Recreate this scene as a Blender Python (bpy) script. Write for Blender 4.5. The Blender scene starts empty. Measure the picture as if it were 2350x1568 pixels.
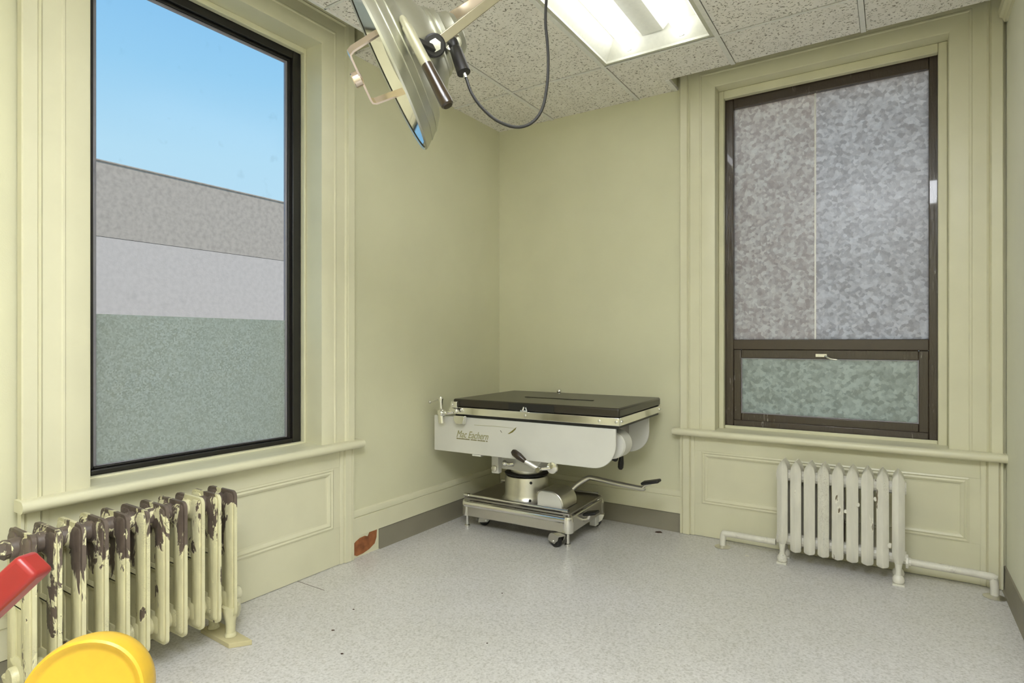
import bpy, bmesh, math, random
from mathutils import Vector, Matrix
random.seed(7)
PI = math.pi
S = bpy.context.scene
COL = S.collection

# ------------------------------------------------------------------ camera
CAM = Vector((2.393, -3.517, 1.140))
YAW = math.radians(33.0)
FPX, CX, HY = 1350.0, 1175.0, 786.0
FW = Vector((-math.sin(YAW), math.cos(YAW), 0))
RT = Vector((math.cos(YAW), math.sin(YAW), 0))
UP = Vector((0, 0, 1))
cd = bpy.data.cameras.new('camera')
cd.sensor_width = 36.0
cd.lens = FPX / 2350.0 * 36.0
cd.shift_y = (HY - 784.0) / 2350.0
cd.clip_start = 0.02
cam = bpy.data.objects.new('camera', cd)
COL.objects.link(cam)
cam.location = CAM
cam.rotation_euler = (PI / 2, 0, YAW)
S.camera = cam

def px(u, v, d):
    """point at depth d metres in front of the camera on the ray of photo pixel (u, v)"""
    return CAM + (FW + RT * ((u - CX) / FPX) + UP * ((HY - v) / FPX)) * d

# ------------------------------------------------------------------ sky, exposure
W = bpy.data.worlds.new('sky')
S.world = W
W.use_nodes = True
nt = W.node_tree
nt.nodes.clear()
wo = nt.nodes.new('ShaderNodeOutputWorld')
bg = nt.nodes.new('ShaderNodeBackground')
tc = nt.nodes.new('ShaderNodeTexCoord')
sx = nt.nodes.new('ShaderNodeSeparateXYZ')
cr = nt.nodes.new('ShaderNodeValToRGB')
nt.links.new(tc.outputs['Generated'], sx.inputs[0])
nt.links.new(sx.outputs['Z'], cr.inputs[0])
nt.links.new(cr.outputs[0], bg.inputs['Color'])
nt.links.new(bg.outputs[0], wo.inputs[0])
e = cr.color_ramp.elements
e[0].position = 0.0
e[0].color = (0.62, 0.80, 0.92, 1)
e[1].position = 1.0
e[1].color = (0.10, 0.30, 0.68, 1)
for p, c in ((0.27, (0.48, 0.76, 0.95, 1)), (0.38, (0.33, 0.65, 0.93, 1)), (0.55, (0.20, 0.50, 0.88, 1))):
    n = e.new(p)
    n.color = c
bg.inputs['Strength'].default_value = 0.75
S.view_settings.view_transform = 'Standard'
S.view_settings.look = 'None'
S.view_settings.gamma = 1.0
S.view_settings.use_curve_mapping = False
S.view_settings.exposure = 0.42
TUBE_STRENGTH = 7.0
FILL_STRENGTH = 20.0
sd = bpy.data.lights.new('sun', 'SUN')
sd.energy = 2.3
sd.angle = math.radians(0.6)
sd.color = (1.0, 0.90, 0.74)
sun = bpy.data.objects.new('sun', sd)
COL.objects.link(sun)
sun.location = (8, -4, 12)
sun.rotation_euler = Vector((-0.80, 0.30, -1.25)).to_track_quat('-Z', 'Y').to_euler()

# ------------------------------------------------------------------ materials
def srgb(r, g, b):
    f = lambda c: (c / 12.92) if c <= 0.04045 else ((c + 0.055) / 1.055) ** 2.4
    return (f(r / 255), f(g / 255), f(b / 255), 1)

class NT:
    """small node helper around one material"""
    def __init__(s, name):
        s.m = bpy.data.materials.new(name)
        s.m.use_nodes = True
        s.t = s.m.node_tree
        s.t.nodes.clear()
        s.out = s.n('ShaderNodeOutputMaterial')
        s.co = None
    def n(s, typ, **kw):
        nd = s.t.nodes.new(typ)
        for k, v in kw.items():
            if hasattr(nd, k):
                setattr(nd, k, v)
        return nd
    def l(s, a, b):
        s.t.links.new(a, b)
    def coord(s, scale=(1, 1, 1), which='Object', rot=(0, 0, 0), loc=(0, 0, 0)):
        tc = s.n('ShaderNodeTexCoord')
        mp = s.n('ShaderNodeMapping')
        mp.inputs['Scale'].default_value = scale
        mp.inputs['Rotation'].default_value = rot
        mp.inputs['Location'].default_value = loc
        s.l(tc.outputs[which], mp.inputs['Vector'])
        return mp.outputs[0]
    def noise(s, vec, scale, detail=3, rough=0.5, dist=0.0):
        nd = s.n('ShaderNodeTexNoise')
        nd.inputs['Scale'].default_value = scale
        nd.inputs['Detail'].default_value = detail
        nd.inputs['Roughness'].default_value = rough
        nd.inputs['Distortion'].default_value = dist
        if vec is not None:
            s.l(vec, nd.inputs['Vector'])
        return nd.outputs['Fac']
    def ramp(s, fac, stops, interp='LINEAR'):
        nd = s.n('ShaderNodeValToRGB')
        nd.color_ramp.interpolation = interp
        el = nd.color_ramp.elements
        while len(el) < len(stops):
            el.new(0.5)
        for q, (p, c) in zip(el, stops):
            q.position = p
            q.color = c if len(c) == 4 else (*c, 1)
        s.l(fac, nd.inputs[0])
        return nd.outputs[0]
    def math(s, op, a, b=None, c=None, clamp=False):
        nd = s.n('ShaderNodeMath')
        nd.operation = op
        nd.use_clamp = clamp
        for i, x in enumerate((a, b, c)):
            if x is None:
                continue
            if isinstance(x, (int, float)):
                nd.inputs[i].default_value = x
            else:
                s.l(x, nd.inputs[i])
        return nd.outputs[0]
    def mix(s, fac, a, b):
        nd = s.n('ShaderNodeMix')
        nd.data_type = 'RGBA'
        for sock, x in ((nd.inputs[0], fac), (nd.inputs[6], a), (nd.inputs[7], b)):
            if isinstance(x, (int, float)):
                sock.default_value = x
            elif isinstance(x, tuple):
                sock.default_value = x
            else:
                s.l(x, sock)
        return nd.outputs[2]
    def bump(s, h, strength=0.2, dist=0.01):
        nd = s.n('ShaderNodeBump')
        nd.inputs['Strength'].default_value = strength
        nd.inputs['Distance'].default_value = dist
        s.l(h, nd.inputs['Height'])
        return nd.outputs[0]
    def pbr(s, col, rough=0.5, metal=0.0, normal=None, spec=0.5, coat=0.0):
        p = s.n('ShaderNodeBsdfPrincipled')
        for k, x in (('Base Color', col), ('Roughness', rough), ('Metallic', metal), ('Specular IOR Level', spec), ('Coat Weight', coat)):
            if isinstance(x, (int, float, tuple)):
                p.inputs[k].default_value = x
            else:
                s.l(x, p.inputs[k])
        if normal is not None:
            s.l(normal, p.inputs['Normal'])
        s.l(p.outputs[0], s.out.inputs[0])
        return p

def mat_paint(name, c, rough=0.5, var=0.06, scale=6, bump=0.08, fine=160):
    a = NT(name)
    v = a.coord()
    n = a.noise(v, scale, 4)
    d = tuple(x * (1 - var * 2.2) for x in c[:3]) + (1,)
    col = a.ramp(n, [(0.25, d), (0.62, c)])
    h = a.noise(v, fine, 2)
    a.pbr(col, rough, normal=a.bump(h, bump, 0.004), spec=0.4)
    return a.m

def mat_simple(name, c, rough=0.5, metal=0.0, coat=0.0, var=0.04, scale=40, bump=0.0):
    a = NT(name)
    v = a.coord()
    n = a.noise(v, scale, 3)
    d = tuple(x * (1 - var * 2) for x in c[:3]) + (1,)
    col = a.ramp(n, [(0.3, d), (0.7, c)])
    nrm = a.bump(n, bump, 0.003) if bump else None
    a.pbr(col, rough, metal, normal=nrm, coat=coat)
    return a.m

def mat_satin(name, c, rough):
    a = NT(name)
    n = a.noise(a.coord(), 25, 2)
    col = a.ramp(n, [(0.3, tuple(x * 0.96 for x in c[:3]) + (1,)), (0.7, c)])
    a.pbr(col, rough, 1.0)
    return a.m

def mat_brushed(name, c, rough, stretch=(4, 4, 140)):
    a = NT(name)
    v = a.coord(stretch)
    n = a.noise(v, 4, 3)
    col = a.ramp(n, [(0.3, tuple(x * 0.8 for x in c[:3]) + (1,)), (0.7, c)])
    r = a.ramp(n, [(0.3, (rough * 0.75,) * 3), (0.7, (rough * 1.25,) * 3)])
    a.pbr(col, r, 1.0)
    return a.m

def mat_tile():
    a = NT('fissured ceiling tile')
    v = a.coord()
    v2 = a.coord((1.0, 1.0, 1.0), rot=(0, 0, 0.6))
    n1 = a.noise(v, 62, 1.0, 0.4, 0.5)
    line = a.math('SUBTRACT', 1.0, a.math('MULTIPLY', a.math('ABSOLUTE', a.math('SUBTRACT', n1, 0.5)), 15.0), clamp=True)
    n2 = a.noise(v2, 75, 1.0)
    gate = a.math('MULTIPLY', a.math('SUBTRACT', n2, 0.53), 16.0, clamp=True)
    fis = a.math('MULTIPLY', line, gate, clamp=True)
    pin = a.math('MULTIPLY', a.math('SUBTRACT', a.noise(v, 420, 1.0), 0.66), 12.0, clamp=True)
    mk = a.math('MAXIMUM', fis, a.math('MULTIPLY', pin, 0.30))
    base = a.ramp(a.noise(v, 9, 4), [(0.3, srgb(240, 235, 228)), (0.7, srgb(250, 246, 240))])
    col = a.mix(mk, base, srgb(122, 110, 94))
    a.pbr(col, 0.85, normal=a.bump(a.math('SUBTRACT', 1.0, mk), 0.5, 0.006), spec=0.2)
    return a.m

def mat_floor():
    a = NT('speckled sheet vinyl')
    v = a.coord(loc=(3.17, 5.31, 0.3713))
    sp = a.noise(v, 120, 1, 0.6)
    big = a.noise(v, 1.6, 4, 0.55)
    c1 = a.ramp(sp, [(0.30, srgb(190, 187, 183)), (0.47, srgb(211, 208, 207)), (0.6, srgb(217, 214, 213)), (0.75, srgb(227, 225, 225))])
    c2 = a.ramp(big, [(0.3, (0.90, 0.90, 0.86)), (0.7, (1, 1, 1))])
    mx = a.n('ShaderNodeMix')
    mx.data_type = 'RGBA'
    mx.blend_type = 'MULTIPLY'
    mx.inputs[0].default_value = 1.0
    a.l(c1, mx.inputs[6])
    a.l(c2, mx.inputs[7])
    r = a.ramp(a.noise(v, 3.0, 2), [(0.3, (0.295,) * 3), (0.7, (0.33,) * 3)])
    a.pbr(mx.outputs[2], r, spec=0.55)
    return a.m

def mat_peel(name, paint, bare, amount, topbias, scale=9.0, stretch=(1, 1, 0.45)):
    """old cast-iron paint flaking off in hard-edged patches"""
    a = NT(name)
    v = a.coord(stretch, 'Object')
    oi = a.n('ShaderNodeObjectInfo')
    off = a.n('ShaderNodeVectorMath')
    off.operation = 'ADD'
    a.l(v, off.inputs[0])
    cx = a.n('ShaderNodeCombineXYZ')
    a.l(a.math('MULTIPLY', oi.outputs['Random'], 37.0), cx.inputs[0])
    a.l(a.math('MULTIPLY', oi.outputs['Random'], 11.0), cx.inputs[2])
    a.l(cx.outputs[0], off.inputs[1])
    vv = off.outputs[0]
    n = a.noise(vv, scale, 5, 0.62, 0.6)
    tco = a.n('ShaderNodeTexCoord')
    sp = a.n('ShaderNodeSeparateXYZ')
    a.l(tco.outputs['Object'], sp.inputs[0])
    zz = a.math('MULTIPLY', a.math('SUBTRACT', sp.outputs['Z'], 0.36), topbias)
    zz = a.math('MINIMUM', a.math('MAXIMUM', zz, 0.0), 0.15)
    n = a.math('ADD', n, a.math('MULTIPLY', a.math('SUBTRACT', oi.outputs['Random'], 0.5), 0.05))
    lvl = a.math('ADD', n, zz)
    m = a.math('MULTIPLY', a.math('SUBTRACT', lvl, 1.0 - amount), 60.0, clamp=True)
    edge = a.math('MULTIPLY', a.math('SUBTRACT', lvl, 1.0 - amount - 0.018), 60.0, clamp=True)
    pv = a.ramp(a.noise(vv, 30, 3), [(0.3, tuple(x * 0.86 for x in paint[:3]) + (1,)), (0.7, paint)])
    bv = a.ramp(a.noise(vv, 50, 4), [(0.3, tuple(x * 0.6 for x in bare[:3]) + (1,)), (0.7, bare)])
    crack = a.noise(a.coord((1, 1, 1.6)), 46, 3, 0.6, 1.5)
    ck = a.math('SUBTRACT', 1.0, a.math('MULTIPLY', a.math('ABSOLUTE', a.math('SUBTRACT', crack, 0.5)), 70.0), clamp=True)
    ck = a.math('MULTIPLY', ck, a.math('MULTIPLY', a.math('SUBTRACT', a.noise(vv, 7, 2), 0.56), 12.0, clamp=True))
    pv = a.mix(a.math('MULTIPLY', ck, 0.75), pv, tuple(x * 0.7 for x in bare[:3]) + (1,))
    rim = a.math('SUBTRACT', edge, m, clamp=True)
    pv2 = a.mix(a.math('MULTIPLY', rim, 0.8), pv, tuple(min(1, x * 1.2) for x in paint[:3]) + (1,))
    col = a.mix(m, pv2, bv)
    h = a.math('SUBTRACT', 1.0, m)
    rg = a.math('ADD', 0.36, a.math('MULTIPLY', m, 0.14))
    a.pbr(col, rg, normal=a.bump(h, 0.7, 0.003), spec=0.5)
    return a.m

def mat_obscure(name, c0, c1, scale, film=False):
    """patterned privacy glass: scatters the daylight that comes through it"""
    a = NT(name)
    v = a.coord()
    vo = a.n('ShaderNodeTexVoronoi')
    vo.inputs['Scale'].default_value = scale
    a.l(v, vo.inputs['Vector'])
    sep = a.n('ShaderNodeSeparateColor')
    a.l(vo.outputs['Color'], sep.inputs[0])
    n = a.noise(v, scale * 1.4, 3, 0.6, 1.0)
    f = a.math('ADD', a.math('MULTIPLY', sep.outputs[0], 0.55), a.math('MULTIPLY', n, 0.45))
    col = a.ramp(f, [(0.25, c0), (0.75, c1)])
    tr = a.n('ShaderNodeBsdfTranslucent')
    df = a.n('ShaderNodeBsdfDiffuse')
    gl = a.n('ShaderNodeBsdfGlossy')
    gl.inputs['Roughness'].default_value = 0.16
    nb = a.bump(f, 0.5, 0.004)
    a.l(col, tr.inputs['Color'])
    a.l(col, df.inputs['Color'])
    a.l(nb, gl.inputs['Normal'])
    m1 = a.n('ShaderNodeMixShader')
    m1.inputs[0].default_value = 0.06
    a.l(tr.outputs[0], m1.inputs[1])
    a.l(df.outputs[0], m1.inputs[2])
    m2 = a.n('ShaderNodeMixShader')
    m2.inputs[0].default_value = 0.025
    a.l(m1.outputs[0], m2.inputs[1])
    a.l(gl.outputs[0], m2.inputs[2])
    a.l(m2.outputs[0], a.out.inputs[0])
    return a.m

def mat_clear():
    a = NT('clear window glass')
    t = a.n('ShaderNodeBsdfTransparent')
    v = a.coord()
    n = a.noise(v, 14, 4)
    col = a.ramp(n, [(0.24, (0.93, 0.94, 0.94)), (0.36, (0.97, 0.98, 0.98))])
    a.l(col, t.inputs[0])
    g = a.n('ShaderNodeBsdfGlossy')
    g.inputs['Roughness'].default_value = 0.2
    m = a.n('ShaderNodeMixShader')
    m.inputs[0].default_value = 0.006
    a.l(t.outputs[0], m.inputs[1])
    a.l(g.outputs[0], m.inputs[2])
    a.l(m.outputs[0], a.out.inputs[0])
    return a.m

def mat_emit(name, c, st):
    a = NT(name)
    e_ = a.n('ShaderNodeEmission')
    v = a.coord()
    n = a.noise(v, 3, 1)
    a.l(a.ramp(n, [(0.2, c), (0.8, c)]), e_.inputs[0])
    e_.inputs[1].default_value = st
    a.l(e_.outputs[0], a.out.inputs[0])
    return a.m

def mat_wrap(name, c):
    """dark frame under crumpled clear plastic sheet"""
    a = NT(name)
    v = a.coord((1, 1, 1), rot=(0.5, 0.7, 0.3))
    v2 = a.coord((60, 60, 9), rot=(0.0, 0.6, 0.0))
    w = a.noise(v2, 1.6, 3, 0.6, 0.8)
    n = a.noise(v, 3.2, 2)
    gate = a.math('MULTIPLY', a.math('SUBTRACT', n, 0.53), 9.0, clamp=True)
    st = a.math('MULTIPLY', a.math('MULTIPLY', a.math('SUBTRACT', w, 0.60), 22.0, clamp=True), gate)
    col = a.mix(a.math('MULTIPLY', st, 0.55), c, srgb(190, 186, 178))
    a.pbr(col, 0.3, normal=a.bump(w, 0.5, 0.006), coat=0.6)
    return a.m

M = {}
M['wall'] = mat_paint('cream wall paint', srgb(216, 213, 182), 0.55, 0.03, 2.2, 0.10, 220)
M['pale'] = mat_paint('wall paint lightened as if lit', srgb(236, 235, 216), 0.5, 0.03, 2.2, 0.10, 220)  # stronger light on the right wall, put into a lighter colour
M['trim'] = mat_paint('cream gloss trim paint', srgb(220, 216, 187), 0.33, 0.025, 5, 0.03, 60)
M['bead'] = mat_paint('ivory bead paint', srgb(222, 218, 188), 0.35, 0.03, 8, 0.03, 60)
M['tile'] = mat_tile()
M['tbar'] = mat_simple('white ceiling grid enamel', srgb(240, 238, 233), 0.4)
M['floor'] = mat_floor()
M['cove'] = mat_paint('grey vinyl cove base', srgb(138, 132, 116), 0.42, 0.05, 5, 0.05, 90)
M['plaster'] = mat_simple('bare brown plaster', srgb(168, 104, 62), 0.8, var=0.25, scale=26, bump=0.4)
M['blackframe'] = mat_simple('black window aluminium', srgb(34, 32, 30), 0.32)
M['gasket'] = mat_simple('grey window gasket', srgb(150, 148, 158), 0.35, 0.4)
M['brownframe'] = mat_wrap('brown window frame under plastic', srgb(62, 50, 40))
M['brown'] = mat_simple('brown window sash', srgb(72, 60, 48), 0.35, coat=0.2)
M['clear'] = mat_clear()
M['film'] = mat_obscure('frosted privacy film', srgb(228, 226, 210), srgb(250, 248, 236), 150)
M['obscure'] = mat_obscure('pebbled obscure glass', srgb(218, 205, 198), srgb(255, 243, 236), 60)
M['obscure_light'] = mat_obscure('pale pebbled glass', srgb(222, 204, 194), srgb(255, 242, 230), 60)
M['obscure_low'] = mat_obscure('greenish pebbled glass', srgb(208, 202, 186), srgb(240, 234, 218), 60)
M['white_enamel'] = mat_simple('white troffer enamel', srgb(206, 205, 190), 0.4)
M['tube'] = mat_emit('lit fluorescent tube', (0.95, 0.97, 1.0, 1), TUBE_STRENGTH)
M['lens'] = mat_emit('lit lens of added fill light', (0.92, 0.955, 1.0, 1), FILL_STRENGTH)
M['chrome'] = mat_satin('polished chrome', (0.86, 0.85, 0.82, 1), 0.14)
M['steel'] = mat_satin('satin steel', (0.70, 0.68, 0.62, 1), 0.30)
M['darksteel'] = mat_satin('dull dark steel', (0.42, 0.40, 0.38, 1), 0.34)
M['lampmetal'] = mat_satin('sage silver lamp dome', (0.58, 0.58, 0.50, 1), 0.36)
M['barmetal'] = mat_simple('dull bar enamel', srgb(160, 156, 130), 0.45, 0.3)
M['mirror'] = mat_satin('reflector inside', (0.82, 0.80, 0.76, 1), 0.10)
M['copper'] = mat_satin('rose chrome strip', (0.90, 0.76, 0.66, 1), 0.20)
M['armmetal'] = mat_simple('drab enamelled arm', srgb(150, 142, 118), 0.35, 0.5)
M['vinyl'] = mat_simple('black vinyl cushion', srgb(50, 44, 35), 0.28, bump=0.08, scale=220)
M['rubber'] = mat_simple('black rubber', srgb(30, 28, 26), 0.45)
M['brownplastic'] = mat_simple('dark brown grip', srgb(48, 36, 22), 0.28, coat=0.3)
M['tablepaint'] = mat_paint('pale grey table enamel', srgb(214, 212, 204), 0.34, 0.03, 5, 0.02, 40)
M['letter'] = mat_simple('pale gilt script', srgb(158, 154, 110), 0.4, 0.2)
M['gouge'] = mat_simple('olive scrape', srgb(120, 112, 50), 0.6)
M['rad_old'] = mat_peel('flaking cream radiator paint', srgb(222, 216, 176), srgb(112, 98, 88), 0.385, 1.15, 11.0)
M['rad_white'] = mat_peel('cracked ivory radiator paint', srgb(232, 228, 214), srgb(140, 124, 100), 0.352, 0.0, 12.0, (1, 1, 0.22))
M['wood'] = mat_paint('painted wood pad', srgb(204, 194, 152), 0.5, 0.08, 9, 0.1, 60)
M['red'] = mat_simple('red plastic', srgb(156, 42, 38), 0.38, coat=0.1)
M['yellow'] = mat_simple('yellow plastic', srgb(220, 178, 50), 0.42, coat=0.1)
M['stucco'] = mat_paint('grey stucco wall', srgb(188, 176, 168), 0.9, 0.10, 16, 0.5, 60)
M['stucco2'] = mat_paint('pale stucco wall', srgb(204, 193, 190), 0.9, 0.05, 16, 0.4, 60)
M['ground'] = mat_paint('pale gravel ground', srgb(190, 188, 170), 0.9, 0.2, 2, 0.5, 30)
M['darkbit'] = mat_simple('dark grime', srgb(70, 48, 34), 0.8)
M['chip'] = mat_simple('paint chip', srgb(236, 232, 218), 0.6)
M['slab'] = mat_simple('plenum slab', srgb(150, 146, 130), 0.8)

# ------------------------------------------------------------------ mesh helpers
class MB:
    def __init__(s):
        s.v = []
        s.f = []
    def add(s, vs, fs):
        o = len(s.v)
        s.v += [Vector(q) for q in vs]
        s.f += [[i + o for i in q] for q in fs]
        return s
    def box(s, x0, x1, y0, y1, z0, z1):
        return s.add([(x, y, z) for z in (z0, z1) for y in (y0, y1) for x in (x0, x1)],
                     [(0, 2, 3, 1), (4, 5, 7, 6), (0, 1, 5, 4), (2, 6, 7, 3), (0, 4, 6, 2), (1, 3, 7, 5)])
    def obox(s, c, ax, ay, az, hx, hy, hz):
        """box with centre c, unit axes and half sizes"""
        c = Vector(c)
        return s.add([c + ax * (hx * i) + ay * (hy * j) + az * (hz * k) for k in (-1, 1) for j in (-1, 1) for i in (-1, 1)],
                     [(0, 2, 3, 1), (4, 5, 7, 6), (0, 1, 5, 4), (2, 6, 7, 3), (0, 4, 6, 2), (1, 3, 7, 5)])
    def rings(s, rs, cap=True, close=True):
        n = len(rs[0])
        vs = [p for r in rs for p in r]
        fs = []
        for k in range(len(rs) - 1):
            for i in range(n if close else n - 1):
                j = (i + 1) % n
                fs.append((k * n + i, k * n + j, (k + 1) * n + j, (k + 1) * n + i))
        if cap:
            fs.append(tuple(range(n)))
            fs.append(tuple((len(rs) - 1) * n + i for i in range(n)))
        return s.add(vs, fs)
    def lathe(s, prof, c, ax, seg=24, cap=True, ref=None):
        """prof = [(along, radius)] about axis ax from c"""
        ax = Vector(ax).normalized()
        c = Vector(c)
        u = ax.orthogonal().normalized() if ref is None else Vector(ref)
        w = ax.cross(u)
        rs = [[c + ax * a + (u * math.cos(2 * PI * i / seg) + w * math.sin(2 * PI * i / seg)) * max(r, 1e-5) for i in range(seg)] for a, r in prof]
        return s.rings(rs, cap)
    def cyl(s, p0, p1, r0, r1=None, seg=16):
        p0 = Vector(p0)
        p1 = Vector(p1)
        d = p1 - p0
        return s.lathe([(0, r0), (d.length, r0 if r1 is None else r1)], p0, d, seg)
    def ball(s, c, r, seg=16, n=9):
        return s.lathe([(-r * math.cos(PI * i / n), r * math.sin(PI * i / n)) for i in range(n + 1)], c, (0, 0, 1), seg)
    def tube(s, pts, r, seg=10, smooth=4):
        pts = [Vector(p) for p in pts]
        if smooth and len(pts) > 2:
            q = []
            P = [pts[0]] + pts + [pts[-1]]
            for i in range(1, len(P) - 2):
                for k in range(smooth):
                    t = k / smooth
                    a, b, c, d = P[i - 1], P[i], P[i + 1], P[i + 2]
                    q.append(0.5 * ((2 * b) + (c - a) * t + (2 * a - 5 * b + 4 * c - d) * t * t + (3 * b - a - 3 * c + d) * t ** 3))
            pts = q + [pts[-1]]
        rs = []
        u = None
        for i, p in enumerate(pts):
            d = (pts[min(i + 1, len(pts) - 1)] - pts[max(i - 1, 0)]).normalized()
            u = d.orthogonal().normalized() if u is None else (u - d * u.dot(d)).normalized()
            w = d.cross(u)
            rr = r(i / (len(pts) - 1)) if callable(r) else r
            rs.append([p + (u * math.cos(2 * PI * k / seg) + w * math.sin(2 * PI * k / seg)) * rr for k in range(seg)])
        return s.rings(rs)
    def prism(s, poly, fn, h0, h1):
        """poly = 2-D outline, fn(a, b, h) -> point"""
        n = len(poly)
        vs = [fn(a, b, h0) for a, b in poly] + [fn(a, b, h1) for a, b in poly]
        fs = [tuple(range(n)), tuple(range(n, 2 * n))] + [(i, (i + 1) % n, n + (i + 1) % n, n + i) for i in range(n)]
        return s.add(vs, fs)
    def run(s, prof, fn, t0, t1, m0=0.0, m1=0.0):
        """a moulding: profile [(w, h)] run along t from t0 to t1, mitred by m per unit w"""
        n = len(prof)
        vs = [fn(t0 + m0 * w, w, h) for w, h in prof] + [fn(t1 + m1 * w, w, h) for w, h in prof]
        fs = [tuple(range(n)), tuple(range(n, 2 * n))] + [(i, (i + 1) % n, n + (i + 1) % n, n + i) for i in range(n)]
        return s.add(vs, fs)
    def mesh(s, name, angle=35, org=Vector()):
        me = bpy.data.meshes.new(name)
        me.from_pydata([v - org for v in s.v], [], s.f)
        bm = bmesh.new()
        bm.from_mesh(me)
        bmesh.ops.recalc_face_normals(bm, faces=bm.faces)
        bm.to_mesh(me)
        bm.free()
        if angle:
            me.shade_smooth()
            me.set_sharp_from_angle(angle=math.radians(angle))
        return me
    def build(s, name, mat, parent=None, bevel=0.0, seg=2, angle=35, org=None, label=None):
        o0 = Vector(org) if org is not None else (parent_origin(parent) if parent else Vector())
        me = s.mesh(name, angle, o0)
        me.materials.append(M[mat] if isinstance(mat, str) else mat)
        o = bpy.data.objects.new(name, me)
        COL.objects.link(o)
        if parent:
            o.parent = parent
            o.location = o0 - parent_origin(parent)
        else:
            o.location = o0
        if bevel:
            b = o.modifiers.new('bevel', 'BEVEL')
            b.width = bevel
            b.segments = seg
            b.limit_method = 'ANGLE'
            b.angle_limit = math.radians(40)
        if label:
            o['label'] = label
        return o

def parent_origin(p):
    q = Vector()
    while p:
        q += p.location
        p = p.parent
    return q

def tag(o, label, cat, group=None):
    o['label'] = label
    o['category'] = cat
    if group:
        o['group'] = group
    return o

def struct(o, label=None, cat=None):
    o['kind'] = 'structure'
    if label:
        o['label'] = label
    if cat:
        o['category'] = cat
    return o

def empty(name, loc=(0, 0, 0)):
    o = bpy.data.objects.new(name, None)
    COL.objects.link(o)
    o.location = loc
    o.empty_display_size = 0.05
    return o

# ------------------------------------------------------------------ room shell
ZC = 2.657
XR = 2.825
YB = -5.2
ZT = 2.95
LW = dict(s0=-2.587, s1=-1.587)      # clear opening of the left window along y
BW = dict(s0=1.522, s1=2.614)        # clear opening of the back window along x
ZS, ZH = 0.63, 2.623                 # sill top, head of both openings

struct(MB().box(-0.3, XR + 0.2, YB - 0.2, 0.3, -0.15, 0).build('floor', 'floor', angle=0), 'speckled beige sheet vinyl floor with a seam by the left wall', 'floor')
FLOOR = bpy.data.objects['floor']

j = 0.022
m = MB()
m.box(-0.3, 0, LW['s1'] + j, 0.3, 0, ZT)
m.box(-0.3, -0.028, YB, LW['s0'] - j, 0, ZT)
m.box(-0.3, -0.002, LW['s0'] - j, LW['s1'] + j, 0, ZS - 0.04)
m.box(-0.3, -0.002, LW['s0'] - j, LW['s1'] + j, ZH + j, ZT)
struct(m.build('wall_left', 'wall', angle=0), 'cream painted wall around the clear blue-sky window', 'wall')
m = MB()
m.box(0, BW['s0'] - j, 0, 0.3, 0, ZT)
m.box(BW['s1'] + j, XR, 0, 0.3, 0, ZT)
m.box(BW['s0'] - j, BW['s1'] + j, 0.002, 0.3, 0, ZS - 0.04)
m.box(BW['s0'] - j, BW['s1'] + j, 0.002, 0.3, ZH + j, ZT)
struct(m.build('wall_back', 'wall', angle=0), 'cream painted wall behind the operating table, with the obscure-glass window', 'wall')
struct(MB().box(XR, XR + 0.2, YB, 0.3, 0, ZT).build('wall_right', 'pale', angle=0), 'painted wall at the right edge, tone lightened as if lit, beside the obscure-glass window', 'wall')
struct(MB().box(-0.3, XR + 0.2, YB - 0.2, YB, 0, ZT).build('wall_rear', 'wall', angle=0), 'cream wall behind the camera', 'wall')

# ---- ceiling: lay-in tiles and grid, pockets cut out in front of the windows
CE = empty('ceiling', (0, 0, ZC))
struct(CE, 'suspended ceiling of fissured white tiles in a metal grid', 'ceiling')
MB().box(-0.3, XR + 0.2, YB - 0.2, 0.3, ZT, ZT + 0.12).build('plenum_slab', 'slab', CE, angle=0)
XL = [0, 0.438, 1.048, 1.658, 2.268, XR]
YL = [0, -0.517, -1.737, -2.957, -4.177, YB]
PK1 = (1.303, -0.170)                # pocket at the back window: x beyond, y beyond
PK2 = (0.220, -1.362, -2.957)        # pocket at the left window
LIGHT_CELLS = {(2, 1), (3, 3), (4, 3)}
def cellpoly(i, k):
    gx, gy = 0.0135, 0.0075
    x0, x1, y1, y0 = XL[i] + (gx if i else 0), XL[i + 1] - (gx if i < 4 else 0), YL[k] - (gy if k else 0), YL[k + 1] + (gy if k < 4 else 0)
    if k == 0 and x1 > PK1[0]:
        if x0 >= PK1[0]:
            return [(x0, y0), (x1, y0), (x1, PK1[1]), (x0, PK1[1])]
        return [(x0, y0), (x1, y0), (x1, PK1[1]), (PK1[0], PK1[1]), (PK1[0], y1), (x0, y1)]
    if i == 0 and k == 1:
        return [(PK2[0], y0), (x1, y0), (x1, y1), (x0, y1), (x0, PK2[1]), (PK2[0], PK2[1])]
    if i == 0 and k == 2:
        return [(PK2[0], y0), (x1, y0), (x1, y1), (PK2[0], y1)]
    return [(x0, y0), (x1, y0), (x1, y1), (x0, y1)]
for i in range(5):
    for k in range(5):
        if (i, k) in LIGHT_CELLS:
            continue
        MB().prism(cellpoly(i, k), lambda a, b, h: (a, b, h), ZC + 0.003, ZC + 0.018).build('ceiling_tile', 'tile', CE, angle=0, org=(XL[i], YL[k + 1], ZC))
def tbar(x0, x1, y0, y1):
    MB().box(x0, x1, y0, y1, ZC - 0.0025, ZC + 0.0028).build('grid_bar', 'tbar', CE, angle=0)
hb = 0.011
for x in XL[1:-1]:
    ye = 0 if x < PK1[0] else PK1[1]
    ys = YL[1:]
    prev = ye
    for y in ys:
        tbar(x - hb, x + hb, y, prev)
        prev = y
for y in YL[1:-1]:
    xs = [0 if not (PK2[2] < y < PK2[1]) else PK2[0]] + XL[1:]
    for a, b in zip(xs, xs[1:]):
        tbar(a + (hb if a > 0.3 else 0), b - hb, y - 0.0045, y + 0.0045)
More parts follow.
